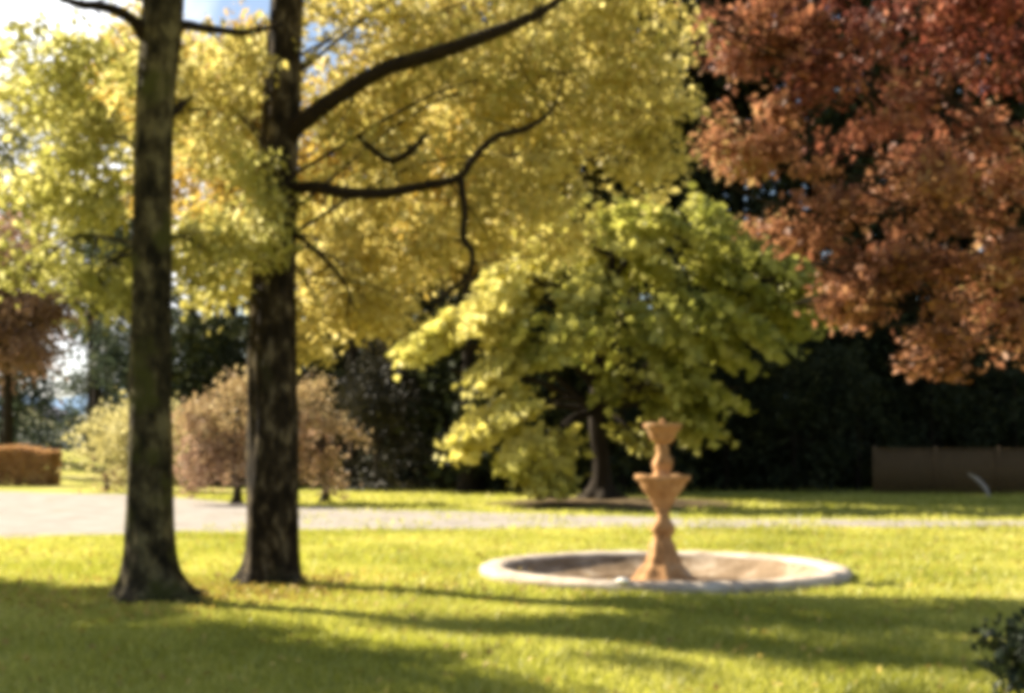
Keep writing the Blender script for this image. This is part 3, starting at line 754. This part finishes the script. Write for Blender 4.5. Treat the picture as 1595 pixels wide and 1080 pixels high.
round_tree(770, 190, 54, 190, 230, 'leaf_gold', 'tall golden tree above and behind the green tree', 143, n=18, t=.8)
round_tree(950, 150, 56, 110, 150, 'leaf_gold', 'yellow tree at the edge of the dark wood, left of the copper tree', 146, n=9, t=.7)
round_tree(10, 480, 72, 130, 170, 'leaf_brown', 'reddish-brown tree at the far left edge', 144, n=16)
evergreen(168, 96, 19, 3.6, 'slender grey-green conifer in the distance at far left, rising behind the reddish-brown tree', 134, 'leaf_grey', None, dens=1.)
evergreen(490, 70, 13, 3.4, 'grey-green tree just right of the right trunk, behind the tan small tree', 135, 'leaf_grey', None, dens=1.)
round_tree(140, 400, 88, 120, 150, 'leaf_olive', 'olive-grey tree in the distance left of the left trunk, above the pale yellow shrub', 148, n=12)
round_tree(150, 190, 84, 110, 130, 'leaf_olive', 'far olive tree showing through the thin upper leaves left of the left trunk', 149, n=12)
round_tree(300, 270, 70, 90, 120, 'leaf_gold', 'tan gold tree in the far distance low between the two trunks', 150, n=10, t=.1)
round_tree(250, 130, 66, 110, 150, 'leaf_gold', 'tawny tree in the distance behind the top of the left trunk', 147, n=10, t=.1)
round_tree(20, 250, 90, 120, 170, 'leaf_olive', 'olive tree in the distance behind the pale upper leaves at far left', 145, n=12)

# ------------------------------------------------------------------ clipped hedge
hg = empty('clipped_hedge', tuple(P(20, 700, 58) * [1, 1, 0]), 'clipped box-shaped hedge of rusty orange leaves at the left edge', 'hedge')
x0, x1 = P(-330, 700, 58)[0], P(84, 700, 58)[0]
n = 34000
c = np.stack([x0 + (x1 - x0) * RNG.random(n), 57.2 + 1.6 * RNG.random(n), .05 + 1.55 * RNG.random(n)], -1)
ax = RNG.integers(0, 4, n)
c[ax == 0, 1] = 57.2 + RNG.normal(size=(ax == 0).sum()) * .05
c[ax == 1, 2] = 1.62 + RNG.normal(size=(ax == 1).sum()) * .05
c[(ax == 2), 0] = np.where(RNG.random((ax == 2).sum()) < .25, x1, c[ax == 2, 0])
c += RNG.normal(size=c.shape) * .03
c[:, 2] *= 1 + .05 * np.sin(c[:, 0] * 1.3) + .03 * np.sin(c[:, 0] * 3.1 + 1)
c[:, 1] += .10 * np.sin(c[:, 0] * 1.9 + c[:, 2] * 2)
V, Fc = leaves(c, .10 + .08 * RNG.random(n), .2, .4)
leaf_mesh('foliage', V, Fc, None, M['leaf_hedge'], hg)
Q = Quads()
for k in range(16):
    xx = x0 + .3 + (x1 - x0 - .5) * k / 15
    tube(Q, [(xx, 58, -.05), (xx + .05, 58, .6), (xx, 58.05, 1.3)], [.05, .04, .015], 6, 6)
Q.build('stems', M['bark_dark'], hg)

# ------------------------------------------------------------------ timber fence at the right
fa, fb = P(1362, 770, 47.5), P(1760, 770, 45.0)
fn = empty('timber_fence', (fa[0], fa[1], 0), 'brown close-boarded timber fence in shade at the far right of the lawn', 'fence')
L = math.hypot(fb[0] - fa[0], fb[1] - fa[1]); th = math.atan2(fb[1] - fa[1], fb[0] - fa[0])
npan = 4; pl = L / npan
for k in range(npan):
    Q = Quads()
    nb_ = 16
    for q in range(nb_):
        u0 = k * pl + .06 + (pl - .12) * q / nb_; u1 = u0 + (pl - .12) / nb_ - .012
        o_ = .006 * (q % 2) + .004 * math.sin(q * 5 + k)
        box(Q, u0, u1, -.012 + o_, .012 + o_, .06, 1.62 + .01 * math.sin(q * 3 + k), th, (fa[0], fa[1], 0))
    box(Q, k * pl + .06, (k + 1) * pl - .06, .02, .06, .35, .43, th, (fa[0], fa[1], 0))
    box(Q, k * pl + .06, (k + 1) * pl - .06, .02, .06, 1.2, 1.28, th, (fa[0], fa[1], 0))
    Q.build('panel', M['timber'], fn, False)
    Q = Quads(); box(Q, k * pl + .06, (k + 1) * pl - .06, -.045, .05, 1.64, 1.69, th, (fa[0], fa[1], 0)); Q.build('capping_rail', M['timber'], fn, False)
for k in range(npan + 1):
    Q = Quads(); box(Q, k * pl - .055, k * pl + .055, -.055, .055, -.1, 1.76, th, (fa[0], fa[1], 0)); Q.build('post', M['timber'], fn, False)

Q = Quads()
tube(Q, [P(1508, 738, 44.3), P(1520, 746, 44.2), P(1534, 760, 43.9), P(1541, 775, 43.6)], [.03, .07, .08, .04], 9, 14, disp=lambda a, t, r, c: r * (1 + .15 * np.sin(3 * a + 9 * t)))
lg = Q.build('broken_branch', M['pale_wood'])
tag(lg, 'pale bare broken branch propped on the grass in front of the timber fence', 'branch')

# ------------------------------------------------------------------ distant house at far left
hb = P(55, 700, 110); hz = float(ground_z(hb[0], hb[1]))
hs = empty('house', (hb[0], hb[1], hz), 'small distant house with pale gable wall and slate roof above the orange hedge', 'house')
Q = Quads()
def bx(Q, x0, x1, y0, y1, z0, z1): box(Q, hb[0] + x0, hb[0] + x1, hb[1] + y0, hb[1] + y1, hz + z0, hz + z1)
bx(Q, -3.2, 3.2, -2, 5, -.3, 1.7)
gx = [(-3.2, -2, 1.7), (3.2, -2, 1.7), (0, -2, 3.6)]
v = [(hb[0] + a, hb[1] + b_, hz + c_) for a, b_, c_ in [(-3.2, -2.0, 1.7), (3.2, -2.0, 1.7), (.01, -2.0, 3.6), (-.01, -2.0, 3.6), (-3.2, 5, 1.7), (3.2, 5, 1.7), (.01, 5, 3.6), (-.01, 5, 3.6)]]
Q.add(v, [[0, 1, 2, 3], [5, 4, 7, 6]])
Q.build('wall', M['wall_pale'], hs, False)
Q = Quads()
for s in (-1, 1):
    v = [(hb[0] + s * 3.6, hb[1] - 2.3, hz + 1.5), (hb[0], hb[1] - 2.3, hz + 3.75), (hb[0], hb[1] + 5.3, hz + 3.75), (hb[0] + s * 3.6, hb[1] + 5.3, hz + 1.5)]
    v2 = [(a, b_, c_ + .14) for a, b_, c_ in v]
    Q.add(v + v2, [[0, 1, 2, 3], [7, 6, 5, 4], [0, 4, 5, 1], [1, 5, 6, 2], [2, 6, 7, 3], [3, 7, 4, 0]])
rf = Q.build('roof', M['slate'], hs, False)
Q = Quads(); bx(Q, -.35, .35, 2.0, 2.8, 3.3, 4.6); Q.build('chimney', M['slate'], rf, False)
for xx in (-1.6, 1.0):
    Q = Quads(); bx(Q, xx, xx + .8, -2.06, -2.005, .5, 1.4); Q.build('window', M['glass_dark'], hs, False)

# ------------------------------------------------------------------ dark bush in the bottom right corner
bb = P(1585, 700, 6.6) * [1, 1, 0]
bl = [(bb + [.2, 0, .30], (.22, .3, .34), 26, .5), (bb + [.1, 0, .58], (.18, .22, .16), 16, .5), (bb + [-.1, -.05, .6], (.1, .15, .14), 5, .5), (bb + [.3, .1, .5], (.3, .3, .26), 20, .5)]
make_tree('bush', tuple(bb), 'dark blue-green leafy bush in the near bottom right corner', 'bush', bl, M['leaf_bush'], M['bark_dark'],
          [bb + [.1, 0, -.05], bb + [.1, 0, .25], bb + [.08, 0, .5]], [.03, .022, .01], nleaf=22, leaf=.065, clump=(.13, .1), seed=151, limb_r=.012, gap=-.8, sides=8)
